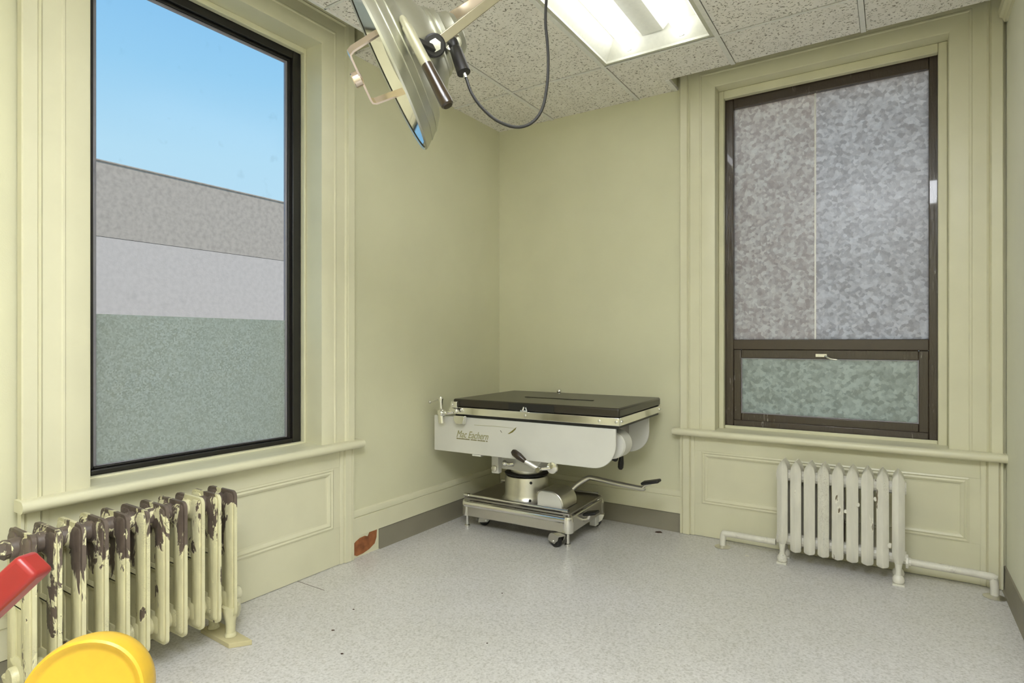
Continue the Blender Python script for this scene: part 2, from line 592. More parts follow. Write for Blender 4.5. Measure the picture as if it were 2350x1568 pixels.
tbar(PK1[0] - 0.024, PK1[0], PK1[1], -0.006)
tbar(PK2[0] - 0.004, PK2[0] + 0.010, PK2[2], PK2[1])
for nm, b in (('pocket_board', (PK1[0], XR, PK1[1], PK1[1] + 0.012, ZC + 0.019, ZT)), ('pocket_board', (PK1[0] - 0.012, PK1[0], PK1[1] + 0.012, 0, ZC + 0.019, ZT)),
              ('pocket_board', (PK2[0] - 0.012, PK2[0], PK2[2], PK2[1], ZC + 0.019, ZT)), ('pocket_board', (0, PK2[0] - 0.012, PK2[1], PK2[1] + 0.012, ZC + 0.019, ZT)),
              ('pocket_board', (-0.028, PK2[0], PK2[2] - 0.012, PK2[2], ZC + 0.019, ZT))):
    MB().box(*b).build(nm, 'wall', CE, angle=0)

# ------------------------------------------------------------------ windows and panelling
# wall coordinates (s along the wall, n out of the wall into the room, z)
LEFT = lambda s, n, z: (n, s, z)
BACK = lambda s, n, z: (s, -n, z)

def wbox(mb, fn, s0, s1, n0, n1, z0, z1):
    pts = [fn(s, n, z) for z in (z0, z1) for n in (n0, n1) for s in (s0, s1)]
    return mb.add(pts, [(0, 2, 3, 1), (4, 5, 7, 6), (0, 1, 5, 4), (2, 6, 7, 3), (0, 4, 6, 2), (1, 3, 7, 5)])

CAS = [(0, -0.004), (0, 0.016), (0.006, 0.019), (0.074, 0.019), (0.078, 0.024), (0.084, 0.024), (0.088, 0.021), (0.140, 0.021), (0.147, 0.030), (0.153, 0.024),
       (0.158, 0.032), (0.196, 0.034), (0.200, 0.030), (0.200, -0.004)]
PIL = [(0.118, -0.004), (0.118, 0.012), (0.124, 0.016), (0.138, 0.016), (0.142, 0.012), (0.147, 0.024), (0.183, 0.026), (0.187, 0.018), (0.191, 0.026), (0.200, 0.026), (0.200, -0.004)]
PANEL = [(0, 0.0), (0, 0.012), (0.008, 0.015), (0.014, 0.010), (0.022, 0.014), (0.032, 0.010), (0.036, 0.004), (0.044, 0.003), (0.044, 0.0)]

def window_trim(name, fn, s0, s1, cat_label):
    """casing, jamb boards, stop beads, sill, pilasters and panelled apron round one opening"""
    root = empty(name, fn((s0 + s1) / 2, 0, 0))
    struct(root, cat_label, 'window')
    cw = 0.200
    # casing legs and head, mitred
    for sgn, se in ((-1, s0), (1, s1)):
        MB().run(CAS, lambda t, w, h, se=se, sgn=sgn: fn(se + sgn * w, h, t), ZS, ZH, 0, 1).build('casing', 'trim', root)
    MB().run(CAS, lambda t, w, h: fn(t, h, ZH + w), s0, s1, -1, 1).build('head_casing', 'trim', root)
    # jamb boards and head board of the reveal
    for a, b in ((s0 - 0.02, s0), (s1, s1 + 0.02)):
        wbox(MB(), fn, a, b, -0.19, -0.004, ZS, ZH + 0.02).build('jamb', 'trim', root, angle=0)
    wbox(MB(), fn, s0, s1, -0.19, -0.004, ZH, ZH + 0.02).build('head_jamb', 'trim', root, angle=0)
    return root

def sill_and_apron(root, fn, s0, s1, sn0, sn1, depth):
    # sill with a rounded nose
    nose = [(0.0, 0.590), (0.050, 0.590)] + [(0.055 + 0.020 * math.sin(t), 0.610 - 0.020 * math.cos(t)) for t in [PI * k / 8 for k in range(1, 8)]] + [(0.050, 0.630), (0.0, 0.630)]
    mb = MB()
    mb.prism(nose, lambda a, b, h: fn(h, a, b), sn0, sn1)
    mb.prism([(-depth, 0.598), (-0.0005, 0.590), (-0.0005, 0.630), (-depth, 0.636)], lambda a, b, h: fn(h, a, b), s0 - 0.02, s1 + 0.02)
    mb.build('sill', 'trim', root)
    for sgn, se in ((-1, s0), (1, s1)):
        MB().run(PIL, lambda t, w, h, se=se, sgn=sgn: fn(se + sgn * w, h, t), 0.002, 0.588).build('pilaster', 'trim', root)
    a0, a1 = s0 - 0.118, s1 + 0.118
    p0, p1, z0, z1 = a0 + 0.04, a1 - 0.04, 0.193, 0.500
    wbox(MB(), fn, a0, a1, -0.002, 0.010, z1, 0.588).build('apron_rail', 'trim', root, 0.001, 1, angle=0)
    wbox(MB(), fn, a0, a1, -0.002, 0.010, 0.002, z0).build('apron_rail', 'trim', root, 0.001, 1, angle=0)
    wbox(MB(), fn, a0, p0, -0.002, 0.010, z0, z1).build('apron_stile', 'trim', root, angle=0)
    wbox(MB(), fn, p1, a1, -0.002, 0.010, z0, z1).build('apron_stile', 'trim', root, angle=0)
    wbox(MB(), fn, p0, p1, -0.002, 0.003, z0, z1).build('apron_panel', 'trim', root, angle=0)
    mo = MB()
    mo.run(PANEL, lambda t, w, h: fn(t, h, z1 - w), p0, p1, 1, -1)
    mo.run(PANEL, lambda t, w, h: fn(t, h, z0 + w), p0, p1, 1, -1)
    mo.run(PANEL, lambda t, w, h: fn(p0 + w, h, t), z0, z1, 1, -1)
    mo.run(PANEL, lambda t, w, h: fn(p1 - w, h, t), z0, z1, 1, -1)
    mo.build('panel_moulding', 'trim', root)

def rect_frame(fn, s0, s1, z0, z1, ws, wt, wb, n0, n1):
    mb = MB()
    wbox(mb, fn, s0, s0 + ws, n0, n1, z0, z1)
    wbox(mb, fn, s1 - ws, s1, n0, n1, z0, z1)
    wbox(mb, fn, s0 + ws, s1 - ws, n0, n1, z1 - wt, z1)
    wbox(mb, fn, s0 + ws, s1 - ws, n0, n1, z0, z0 + wb)
    return mb

# ---- window_1 in the left wall: one clear sheet with privacy film on its lower third
W1 = window_trim('window_1', LEFT, LW['s0'], LW['s1'], 'tall window with blue sky above a frosted lower third')
sill_and_apron(W1, LEFT, LW['s0'], LW['s1'], -2.797, -1.352, 0.19)
a0, a1 = LW['s0'], LW['s1']
rect_frame(LEFT, a0, a1, ZS, ZH, 0.014, 0.026, 0.010, -0.128, -0.100).build('stop_bead', 'bead', W1, 0.003)
rect_frame(LEFT, a0 + 0.012, a1 - 0.012, ZS + 0.008, ZH - 0.020, 0.046, 0.042, 0.022, -0.175, -0.130).build('window_frame', 'blackframe', W1, 0.004)
rect_frame(LEFT, a0 + 0.058, a1 - 0.058, ZS + 0.030, ZH - 0.062, 0.016, 0.014, 0.008, -0.170, -0.146).build('glazing_bead', 'blackframe', W1, 0.003)
rect_frame(LEFT, a0 + 0.074, a1 - 0.074, ZS + 0.038, ZH - 0.076, 0.012, 0.010, 0.004, -0.166, -0.152).build('gasket', 'gasket', W1, 0.002)
wbox(MB(), LEFT, a0 + 0.08, a1 - 0.08, -0.163, -0.158, ZS + 0.03, ZH - 0.08).build('pane', 'clear', W1, angle=0)
wbox(MB(), LEFT, a0 + 0.084, a1 - 0.084, -0.1573, -0.1565, ZS + 0.036, 1.249).build('privacy_film', 'film', W1, angle=0, label='frosted film on the lower third of the glass')

# ---- window_2 in the back wall: pebbled glass over a hopper sash
W2 = window_trim('window_2', BACK, BW['s0'], BW['s1'], 'dark-framed window of pebbled obscure glass above the white radiator')
sill_and_apron(W2, BACK, BW['s0'], BW['s1'], 1.286, 2.8245, 0.17)
b0, b1 = BW['s0'], BW['s1']
sb = MB()
wbox(sb, BACK, b0, b0 + 0.029, -0.110, -0.070, ZS, ZH)
wbox(sb, BACK, b1 - 0.038, b1, -0.110, -0.070, ZS, ZH)
wbox(sb, BACK, b0 + 0.029, b1 - 0.038, -0.110, -0.070, ZH - 0.047, ZH)
wbox(sb, BACK, b0 + 0.029, b1 - 0.038, -0.112, -0.094, ZS, ZS + 0.020)
sb.build('stop_bead', 'bead', W2, 0.004)
rect_frame(BACK, b0 + 0.001, b1 - 0.001, ZS + 0.003, ZH - 0.001, 0.073, 0.098, 0.050, -0.165, -0.118).build('window_frame', 'brownframe', W2, 0.004)
wbox(MB(), BACK, b0 + 0.072, b1 - 0.073, -0.160, -0.122, 1.098, 1.156).build('transom_bar', 'brown', W2, 0.004)
g0, g1 = b0 + 0.073, b1 - 0.073
SASH = rect_frame(BACK, g0, g1, 0.680, 1.098, 0.042, 0.050, 0.044, -0.150, -0.128).build('hopper_sash', 'brownframe', W2, 0.004)
rect_frame(BACK, g0 + 0.040, g1 - 0.040, 0.722, 1.050, 0.006, 0.006, 0.006, -0.148, -0.134).build('sash_bead', 'gasket', W2)
wbox(MB(), BACK, g0 + 0.030, g1 - 0.030, -0.146, -0.140, 0.715, 1.056).build('pane', 'obscure_low', W2, angle=0)
wbox(MB(), BACK, g0 - 0.01, 2.0255, -0.152, -0.146, 1.150, 2.535).build('pane', 'obscure_light', W2, angle=0)
wbox(MB(), BACK, 2.0265, g1 + 0.01, -0.150, -0.144, 1.150, 2.535).build('pane', 'obscure', W2, angle=0)
wbox(MB(), BACK, 2.022, 2.030, -0.1455, -0.141, 1.158, 2.525).build('seam_strip', 'tbar', W2, angle=0)
mb = MB()
wbox(mb, BACK, 2.03, 2.085, -0.130, -0.117, 1.060, 1.076)
mb.cyl(BACK(2.04, -0.118, 1.068), BACK(2.04, -0.108, 1.068), 0.006)
mb.tube([BACK(2.075, -0.116, 1.066), BACK(2.10, -0.105, 1.052), BACK(2.135, -0.103, 1.045)], 0.005)
mb.build('latch', 'steel', W2)

# ---- baseboards
BASE = [(0.112, 0), (0.112, 0.010), (0.208, 0.010), (0.212, 0.006), (0.216, 0.012), (0.238, 0.012), (0.246, 0.008), (0.250, 0.0)]
COVE = [(0, 0), (0, 0.016), (0.004, 0.012), (0.012, 0.007), (0.108, 0.006), (0.110, 0.0)]
yb0 = LW['s1'] + 0.2005
bl = empty('baseboard_left', (0, -0.6, 0))
struct(bl, 'cream wooden baseboard with grey vinyl strip on the left wall, bare patch at its end', 'baseboard')
MB().run(BASE, lambda t, w, h: (h, t, w), yb0, -0.0005).build('base_board', 'trim', bl)
MB().box(0, 0.006, yb0, -1.194, 0.0, 0.112).build('base_board', 'trim', bl, angle=0)
MB().run(COVE, lambda t, w, h: (h, t, w), -1.192, -0.0005).build('vinyl_strip', 'cove', bl)
pts = [(-1.380, 0.022), (-1.352, 0.008), (-1.31, 0.010), (-1.265, 0.020), (-1.225, 0.040), (-1.212, 0.07), (-1.208, 0.112), (-1.225, 0.122), (-1.262, 0.110), (-1.275, 0.092), (-1.296, 0.100), (-1.33, 0.098), (-1.36, 0.086), (-1.384, 0.068)]
MB().prism(pts, lambda a, b, h: (h, a, b), 0.0062, 0.0085).build('bare_patch', 'plaster', bl, label='bare brown plaster where paint has broken away')
bb = empty('baseboard_back', (0.65, 0, 0))
struct(bb, 'cream wooden baseboard with grey vinyl strip behind the operating table', 'baseboard')
MB().run(BASE, lambda t, w, h: (t, -h, w), 0.0125, BW['s0'] - 0.2005).build('base_board', 'trim', bb)
MB().run(COVE, lambda t, w, h: (t, -h, w), 0.0065, BW['s0'] - 0.2005).build('vinyl_strip', 'cove', bb)
br = empty('baseboard_right', (XR, -2, 0))
struct(br, 'grey vinyl baseboard along the right wall', 'baseboard')
MB().run(COVE, lambda t, w, h: (XR - h, t, w), YB + 0.002, -0.002).build('vinyl_strip', 'cove', br)
bf = empty('baseboard_front', (-0.028, -4, 0))
struct(bf, 'cream baseboard with grey vinyl strip left of the flaking radiator', 'baseboard')
MB().run(BASE, lambda t, w, h: (-0.028 + h, t, w), YB + 0.002, LW['s0'] - 0.2005).build('base_board', 'trim', bf)
MB().run(COVE, lambda t, w, h: (-0.028 + h, t, w), YB + 0.002, LW['s0'] - 0.2005).build('vinyl_strip', 'cove', bf)
CRN = [(0, 0), (0.0, 0.012), (0.020, 0.020), (0.026, 0.030), (0.055, 0.034), (0.06, 0.0)]
struct(MB().run(CRN, lambda t, w, h: (XR - h, t, ZC - 0.062 + w), YB + 0.002, PK1[1] + 0.11).build('trim_1', 'trim'), 'cream moulding along the top of the right wall', 'trim')

# ---- exterior seen through the clear window
nb = empty('neighbour_building', (-6.5, 2, -0.8))
tag(nb, 'grey stucco building seen through the clear window', 'building')
MB().box(-7.0, -6.0, -9, 14, 2.48, 3.43).build('parapet_wall', 'stucco', nb, angle=0)
MB().box(-7.0, -6.004, -9, 14, -0.8, 2.475).build('lower_wall', 'stucco2', nb, angle=0)
MB().box(-7.0, -6.01, -9, 14, 2.475, 2.48).build('joint', 'rubber', nb, angle=0)
MB().box(-7.02, -5.985, -9, 14, 3.43, 3.445).build('coping', 'stucco', nb, angle=0)
struct(MB().box(-14, 16, -14, 16, -1.0, -0.8).build('ground', 'ground', angle=0), 'pale gravel ground outside the windows', 'ground')

tw = MB()
tr0 = Vector((-8.6, 4.25, 3.2))
for k in range(9):
    a_ = random.uniform(-0.9, 0.9)
    p1 = tr0 + Vector((random.uniform(-0.2, 0.2), math.sin(a_) * 0.35, 0.45 + random.uniform(0, 0.35)))
    p2 = p1 + Vector((0, random.uniform(-0.2, 0.25), random.uniform(0.05, 0.3)))
    tw.tube([tr0, (tr0 + p1) / 2 + Vector((0, 0.05, 0)), p1, p2], lambda t: 0.022 * (1 - 0.7 * t), 5, 3)
tw.cyl((-8.6, 4.25, -0.8), tr0, 0.06, 0.03, 8)
tag(tw.build('bare_tree', 'darkbit', None, org=(-8.6, 4.25, -0.8)), 'bare twigs showing over the stucco building at the edge of the clear window', 'tree')

# ------------------------------------------------------------------ fluorescent troffer, added fill lights
def troffer(x0, x1, y0, y1):
    t = empty('ceiling_light', ((x0 + x1) / 2, (y0 + y1) / 2, ZC))
    g = 0.012
    X0, X1, Y0, Y1 = x0 + g, x1 - g, y0 + g, y1 - g
    z0, z1 = ZC + 0.001, ZC + 0.125
    ins, ine = 0.075, 0.035
    m = MB()
    outer = [(X0, Y0), (X1, Y0), (X1, Y1), (X0, Y1)]
    lip = [(X0 + 0.018, Y0 + 0.018), (X1 - 0.018, Y0 + 0.018), (X1 - 0.018, Y1 - 0.018), (X0 + 0.018, Y1 - 0.018)]
    inn = [(X0 + ins, Y0 + ine + .02), (X1 - ins, Y0 + ine + .02), (X1 - ins, Y1 - ine - .02), (X0 + ins, Y1 - ine - .02)]
    rs = [[Vector((*p, z0)) for p in outer], [Vector((*p, z0)) for p in lip], [Vector((*p, z0 + 0.012)) for p in lip], [Vector((*p, z1 - 0.02)) for p in inn]]
    m.rings(rs, cap=False)
    m.add([(*p, z1 - 0.02) for p in inn], [(0, 1, 2, 3)])
    m.rings([[Vector((*p, z0)) for p in outer], [Vector((*p, z1)) for p in outer]], cap=False)
    m.add([(*p, z1) for p in outer], [(0, 1, 2, 3)])
    m.build('housing', 'white_enamel', t, angle=0)
    xc = (x0 + x1) / 2
    MB().prism([(xc - 0.085, z1 - 0.021), (xc - 0.055, z1 - 0.05), (xc + 0.055, z1 - 0.05), (xc + 0.085, z1 - 0.021)], lambda a, b, h: (a, h, b), Y0 + 0.06, Y1 - 0.06).build('ballast_cover', 'white_enamel', t, angle=0)
    for dx in (-0.140, 0.140):
        zt = ZC + 0.045
        tb = MB().lathe([(0, 0.010), (0.004, 0.017), (0.012, 0.019), (y1 - y0 - 0.108, 0.019), (y1 - y0 - 0.100, 0.017), (y1 - y0 - 0.096, 0.010)], (xc + dx, y0 + 0.048, zt), (0, 1, 0), 18).build('fluorescent_tube', 'tube', t)
        for ye in (y0 + 0.030, y1 - 0.046):
            MB().box(xc + dx - 0.012, xc + dx + 0.012, ye, ye + 0.016, zt - 0.012, z1 - 0.022).build('lamp_holder', 'white_enamel', t, 0.003)
    return t
t1 = troffer(1.048, 1.658, -1.737, -0.517)
tag(t1, 'recessed ceiling light with two bare fluorescent tubes above the operating table', 'ceiling light', 'recessed fluorescent lights')
def lensed(x0, x1, y0, y1):  # unseen fill light, added overhead to brighten the room
    t = empty('ceiling_light', ((x0 + x1) / 2, (y0 + y1) / 2, ZC))
    g = 0.012
    m = MB()
    for b in ((x0 + g, x0 + 0.045, y0 + g, y1 - g), (x1 - 0.045, x1 - g, y0 + g, y1 - g), (x0 + 0.045, x1 - 0.045, y0 + g, y0 + 0.045), (x0 + 0.045, x1 - 0.045, y1 - 0.045, y1 - g)):
        m.box(*b, ZC - 0.004, ZC + 0.02)
    m.build('fill_frame', 'white_enamel', t, 0.002)
    MB().box(x0 + 0.045, x1 - 0.045, y0 + 0.045, y1 - 0.045, ZC + 0.004, ZC + 0.010).build('fill_lens', 'lens', t, angle=0)
    MB().box(x0 + g, x1 - g, y0 + g, y1 - g, ZC + 0.021, ZC + 0.11).build('housing', 'white_enamel', t, angle=0)
    return t
tag(lensed(1.658, 2.268, -4.177, -2.957), 'added fill light with a flat plastic lens, one cell off the right wall', 'ceiling light', 'added fill lights out of view')
tag(lensed(2.268, 2.823, -4.177, -2.957), 'added fill light with a flat plastic lens, against the right wall', 'ceiling light', 'added fill lights out of view')

# ------------------------------------------------------------------ operating table
OT = Vector((0.53, -0.40, 0))
T = empty('operating_table', OT)
tag(T, 'old pale grey operating table with black cushion on a steel pedestal base', 'operating table')
V = Vector
def rrect(x0, x1, z0, z1, r=(0, 0, 0, 0), n=7):
    """outline with corner radii bl, br, tr, tl"""
    out = []
    for (cx, cz, a), rr in zip(((x0, z0, PI), (x1, z0, 1.5 * PI), (x1, z1, 0), (x0, z1, 0.5 * PI)), r):
        sx_ = 1 if cx == x0 else -1
        sz_ = 1 if cz == z0 else -1
        if rr <= 0:
            out.append((cx, cz))
        else:
            for k in range(n + 1):
                t = a + 0.5 * PI * k / n
                out.append((cx + sx_ * rr + rr * math.cos(t), cz + sz_ * rr + rr * math.sin(t)))
    return out
FXZ = lambda a, b, h: (a, h, b)
CU = MB().box(0.218, 1.242, -0.798, -0.100, 0.763, 0.810).build('cushion', 'vinyl', T, 0.010, 3)
MB().box(0.535, 0.975, -0.505, -0.480, 0.8102, 0.8125).build('strap', 'rubber', CU, 0.001, 1)
cb = MB().box(0.6, 0.88, -0.8005, -0.798, 0.766, 0.806)
cb.build('tape_patch', 'rubber', CU, angle=0)
bk = MB().cyl((0.698, -0.802, 0.785), (0.698, -0.816, 0.768), 0.006).cyl((0.680, -0.806, 0.766), (0.725, -0.808, 0.766), 0.006)
bk.cyl((0.712, -0.805, 0.785), (0.722, -0.812, 0.768), 0.004)
bk.build('wing_screw', 'chrome', CU)
MB().box(0.226, 1.234, -0.786, -0.112, 0.706, 0.7625).build('deck', 'rubber', T, 0.003)
for nm, b in (('front', (0.216, 1.244, -0.803, -0.787, 0.722, 0.762)), ('back', (0.216, 1.244, -0.111, -0.097, 0.722, 0.762)), ('right', (1.2345, 1.246, -0.786, -0.112, 0.722, 0.762)), ('left', (0.214, 0.2255, -0.786, -0.112, 0.722, 0.762))):
    r = MB().box(*b).build('side_rail', 'chrome', T, 0.002)
    if nm == 'front':
        for xs in (0.292, 0.706, 1.137, 1.228):
            MB().lathe([(0, 0.007), (0.003, 0.007), (0.0045, 0.004)], (xs, -0.803, 0.742), (0, -1, 0), 12).build('screw', 'steel', r)
    if nm == 'right':
        for ys in (-0.77, -0.13):
            MB().lathe([(0, 0.007), (0.003, 0.007), (0.0045, 0.004)], (1.246, ys, 0.742), (1, 0, 0), 12).build('screw', 'steel', r)
# side plates
po = rrect(0.070, 1.218, 0.494, 0.704, (0.006, 0.125, 0.0, 0.0), 10)
SP = MB().prism(po, FXZ, -0.786, -0.770).build('side_panel', 'tablepaint', T, 0.003)
pr = rrect(0.070, 1.218, 0.494, 0.704, (0.006, 0.125, 0.0, 0.0), 10)
MB().prism(pr, FXZ, -0.250, -0.236).build('side_panel', 'tablepaint', T, 0.003)
MB().box(0.345, 0.405, -0.786, -0.74, 0.484, 0.4935).build('stop_tab', 'tablepaint', T, 0.002)
# script on the front plate
def text_mesh(body, size, ext, shear):
    c = bpy.data.curves.new('script', 'FONT')
    c.body = body
    c.size = size
    c.extrude = ext
    c.shear = shear
    c.resolution_u = 3
    o = bpy.data.objects.new('script', c)
    COL.objects.link(o)
    dg = bpy.context.evaluated_depsgraph_get()
    me = bpy.data.meshes.new_from_object(o.evaluated_get(dg))
    bpy.data.objects.remove(o)
    bpy.data.curves.remove(c)
    return me
tm = text_mesh('Mac Eachern', 0.058, 0.0015, 0.42)
xs_ = [v.co.x for v in tm.vertices]
kx = 0.222 / (max(xs_) - min(xs_))
for v in tm.vertices:
    x, y, z = v.co
    v.co = V(((x - min(xs_)) * kx, -z, y))
tm.materials.clear()
tm.materials.append(M['letter'])
so = bpy.data.objects.new('script_lettering', tm)
COL.objects.link(so)
so.parent = SP
so.location = V((0.236, -0.7862, 0.585)) - OT - SP.location
so['label'] = 'raised script name on the side panel'
ul = MB()
x = 0.236
while x < 0.452:
    w = random.choice((0.003, 0.004, 0.005))
    if random.random() > 0.12:
        ul.box(x, x + w, -0.7872, -0.786, 0.574, 0.574 + random.choice((0.005, 0.006, 0.0065)))
    x += w + 0.0018
ul.build('small_lettering', 'gouge', SP, angle=0)['kind'] = 'stuff'
gp = [(0.0, -0.002), (0.014, 0.0), (0.034, 0.010), (0.05, 0.025), (0.058, 0.040), (0.052, 0.036), (0.034, 0.022), (0.012, 0.006)]
MB().prism([(0.585 + a, 0.632 + b) for a, b in gp], FXZ, -0.7868, -0.786).build('scrape', 'gouge', SP, angle=0)
MB().prism([(0.36, 0.6625), (0.50, 0.6655), (0.63, 0.664), (0.63, 0.6652), (0.50, 0.6675), (0.36, 0.6645)], FXZ, -0.7866, -0.786).build('scratch', 'letter', SP, angle=0)
MB().prism([(0.536, 0.646), (0.546, 0.634), (0.549, 0.634), (0.539, 0.647)], FXZ, -0.7866, -0.786).build('scratch', 'darkbit', SP, angle=0)
# roller and drum at the right end
MB().lathe([(0, 0.060), (0.006, 0.070), (0.10, 0.072), (0.11, 0.050)], (1.168, -0.70, 0.606), (0, 1, 0), 32).build('end_drum', 'tablepaint', T)
MB().lathe([(0, 0.040), (0.003, 0.066), (0.010, 0.070), (0.014, 0.066)], (1.168, -0.714, 0.606), (0, 1, 0), 28).build('drum_disc', 'tablepaint', T)
MB().box(0.12, 1.10, -0.769, -0.251, 0.60, 0.70).build('under_tray', 'darksteel', T, 0.004)
# rail clamp and post clamp at the left end
CL = MB().prism([(0.245, 0.690), (0.262, 0.668), (0.312, 0.668), (0.322, 0.716), (0.245, 0.716)], FXZ, -0.832, -0.804).build('rail_clamp', 'chrome', T, 0.003)
c2 = MB().box(0.222, 0.265, -0.826, -0.804, 0.760, 0.796)
c2.cyl((0.232, -0.828, 0.778), (0.232, -0.832, 0.778), 0.008)
c2.build('clamp_jaw', 'chrome', CL, 0.004)
c3 = MB().cyl((0.215, -0.818, 0.752), (0.262, -0.824, 0.742), 0.012).ball((0.262, -0.826, 0.744), 0.014)
c3.build('clamp_screw', 'chrome', CL)
PC = MB().cyl((0.150, -0.815, 0.664), (0.146, -0.815, 0.712), 0.020, seg=18).ball((0.148, -0.815, 0.725), 0.026).build('post_clamp', 'chrome', T)
MB().lathe([(0, 0.012), (0.06, 0.012), (0.075, 0.016), (0.088, 0.013), (0.092, 0.0)], (0.146, -0.815, 0.73), (-0.07, 0, 1), 16).build('post', 'chrome', PC)
MB().lathe([(0, 0.016), (0.012, 0.017), (0.016, 0.013)], (0.158, -0.835, 0.727), (0, -1, 0), 16).build('clamp_bolt', 'chrome', PC)
MB().tube([(0.155, -0.815, 0.727), (0.19, -0.812, 0.728), (0.22, -0.803, 0.735)], 0.012).build('clamp_stem', 'chrome', PC)
MB().tube([(0.139, -0.815, 0.806), (0.10, -0.815, 0.795), (0.062, -0.815, 0.784)], 0.0045).ball((0.060, -0.815, 0.784), 0.010).build('tommy_bar', 'steel', PC)
MB().box(0.19, 0.214, -0.70, -0.66, 0.715, 0.735).build('side_lug', 'chrome', T, 0.003)
MB().ball((0.56, -0.085, 0.815), 0.018).cyl((0.56, -0.088, 0.75), (0.56, -0.088, 0.815), 0.008).build('rear_knob', 'chrome', T)
# tilt lever on the front
LV = MB().cyl((0.725, -0.835, 0.500), (0.800, -0.815, 0.462), 0.011).lathe([(0, 0.014), (0.03, 0.014)], (0.800, -0.835, 0.462), (0, 1, 0), 14).cyl((0.80, -0.81, 0.462), (0.86, -0.79, 0.47), 0.009).build('tilt_lever', 'chrome', T)
MB().lathe([(0, 0.009), (0.012, 0.014), (0.05, 0.020), (0.085, 0.019), (0.098, 0.012), (0.102, 0.0)], (0.730, -0.835, 0.498), (-0.082, 0, 0.048), 16).build('grip', 'brownplastic', LV)
MB().lathe([(0, 0.010), (0.004, 0.030), (0.014, 0.032), (0.02, 0.02)], (0.865, -0.800, 0.472), (0, 1, 0), 20).build('lever_disc', 'chrome', LV)
# hanging crank under the far plate, right end
HC = MB().box(1.01, 1.10, -0.262, -0.205, 0.500, 0.512).cyl((1.045, -0.225, 0.502), (1.045, -0.225, 0.462), 0.012).build('crank', 'steel', T, 0.002)
MB().lathe([(0, 0.008), (0.01, 0.012), (0.05, 0.017), (0.078, 0.017), (0.090, 0.010), (0.093, 0.0)], (1.044, -0.225, 0.468), (-0.08, 0, -1), 14).build('grip', 'rubber', HC)
MB().cyl((1.13, -0.62, 0.53), (1.170, -0.66, 0.530), 0.016).build('stop_knob', 'rubber', T)
# head of the pedestal
MB().prism([(0.30, 0.500), (0.43, 0.385), (0.64, 0.385), (0.74, 0.500)], FXZ, -0.60, -0.32).build('tilt_yoke', 'tablepaint', T, 0.006)
BR = MB().box(0.385, 0.432, -0.64, -0.60, 0.362, 0.50).build('yoke_bracket', 'tablepaint', T, 0.003)
MB().lathe([(0, 0.019), (0.012, 0.019), (0.016, 0.012)], (0.408, -0.640, 0.392), (0, -1, 0), 6).build('bolt', 'steel', BR)
MB().tube([(0.47, -0.62, 0.43), (0.50, -0.63, 0.425), (0.53, -0.625, 0.43)], 0.013).ball((0.475, -0.635, 0.43), 0.018).build('hinge_pin', 'chrome', T)
MB().lathe([(0.335, 0.098), (0.375, 0.098), (0.385, 0.085), (0.47, 0.085)], (0.525, -0.46, 0), (0, 0, 1), 40).build('column', 'steel', T)
MB().lathe([(0.345, 0.132), (0.352, 0.134), (0.356, 0.125), (0.357, 0.09)], (0.525, -0.46, 0), (0, 0, 1), 40).build('collar', 'rubber', T)
PD = MB().lathe([(0.186, 0.150), (0.196, 0.150), (0.208, 0.138), (0.232, 0.132), (0.318, 0.132), (0.336, 0.128), (0.344, 0.118)], (0.525, -0.46, 0), (0, 0, 1), 48).build('pedestal', 'steel', T)
for zz in (0.315, 0.214):
    MB().lathe([(0, 0.008), (0.004, 0.008), (0.005, 0.005)], (0.612, -0.566 - (0.012 if zz < 0.3 else 0), zz), (0.6, -0.75, 0), 12).build('screw', 'rubber', PD)
# base
BX0, BX1, BY0, BY1 = 0.160, 0.898, -0.635, -0.130
BT = MB().box(BX0 + 0.012, BX1 - 0.012, BY0 + 0.012, BY1 - 0.012, 0.172, 0.186).build('base_plate', 'darksteel', T, 0.004)
def base_side(x0, x1, y0, y1):
    return MB().box(x0, x1, y0, y1, 0.078, 0.170)
base_side(BX0 + .03, BX1 - .03, BY0, BY0 + 0.014).build('base_skirt', 'steel', T, 0.006)
base_side(BX0 + .03, BX1 - .03, BY1 - 0.014, BY1).build('base_skirt', 'steel', T, 0.006)
base_side(BX0, BX0 + 0.014, BY0 + .03, BY1 - .03).build('base_skirt', 'steel', T, 0.006)
base_side(BX1 - 0.014, BX1, BY0 + .03, BY1 - .03).build('base_skirt', 'steel', T, 0.006)
MB().cyl((BX0 + 0.03, BY0 + 0.004, 0.152), (BX1 - 0.03, BY0 + 0.004, 0.152), 0.020, seg=20).build('bumper_rail', 'chrome', T)
for yy in (BY0 + 0.03, BY1 - 0.035):
    rl = MB().cyl((BX0 + 0.02, yy, 0.196), (BX1 - 0.03, yy, 0.196), 0.009, seg=14).build('deck_rail', 'chrome', T)
    for xx in (BX0 + 0.005, BX1 - 0.06):
        MB().cyl((xx, yy, 0.196), (xx + 0.035, yy, 0.196), 0.0125, seg=14).build('end_cap', 'chrome', rl)
for xx in (BX0, BX1):
    for yy in (BY0, BY1):
        sx_ = 1 if xx == BX0 else -1
        sy_ = 1 if yy == BY0 else -1
        MB().lathe([(0.076, 0.030), (0.08, 0.034), (0.15, 0.034), (0.168, 0.030), (0.178, 0.018), (0.180, 0.0)], (xx + sx_ * 0.030, yy + sy_ * 0.030, 0), (0, 0, 1), 20).build('corner_cap', 'chrome', T)
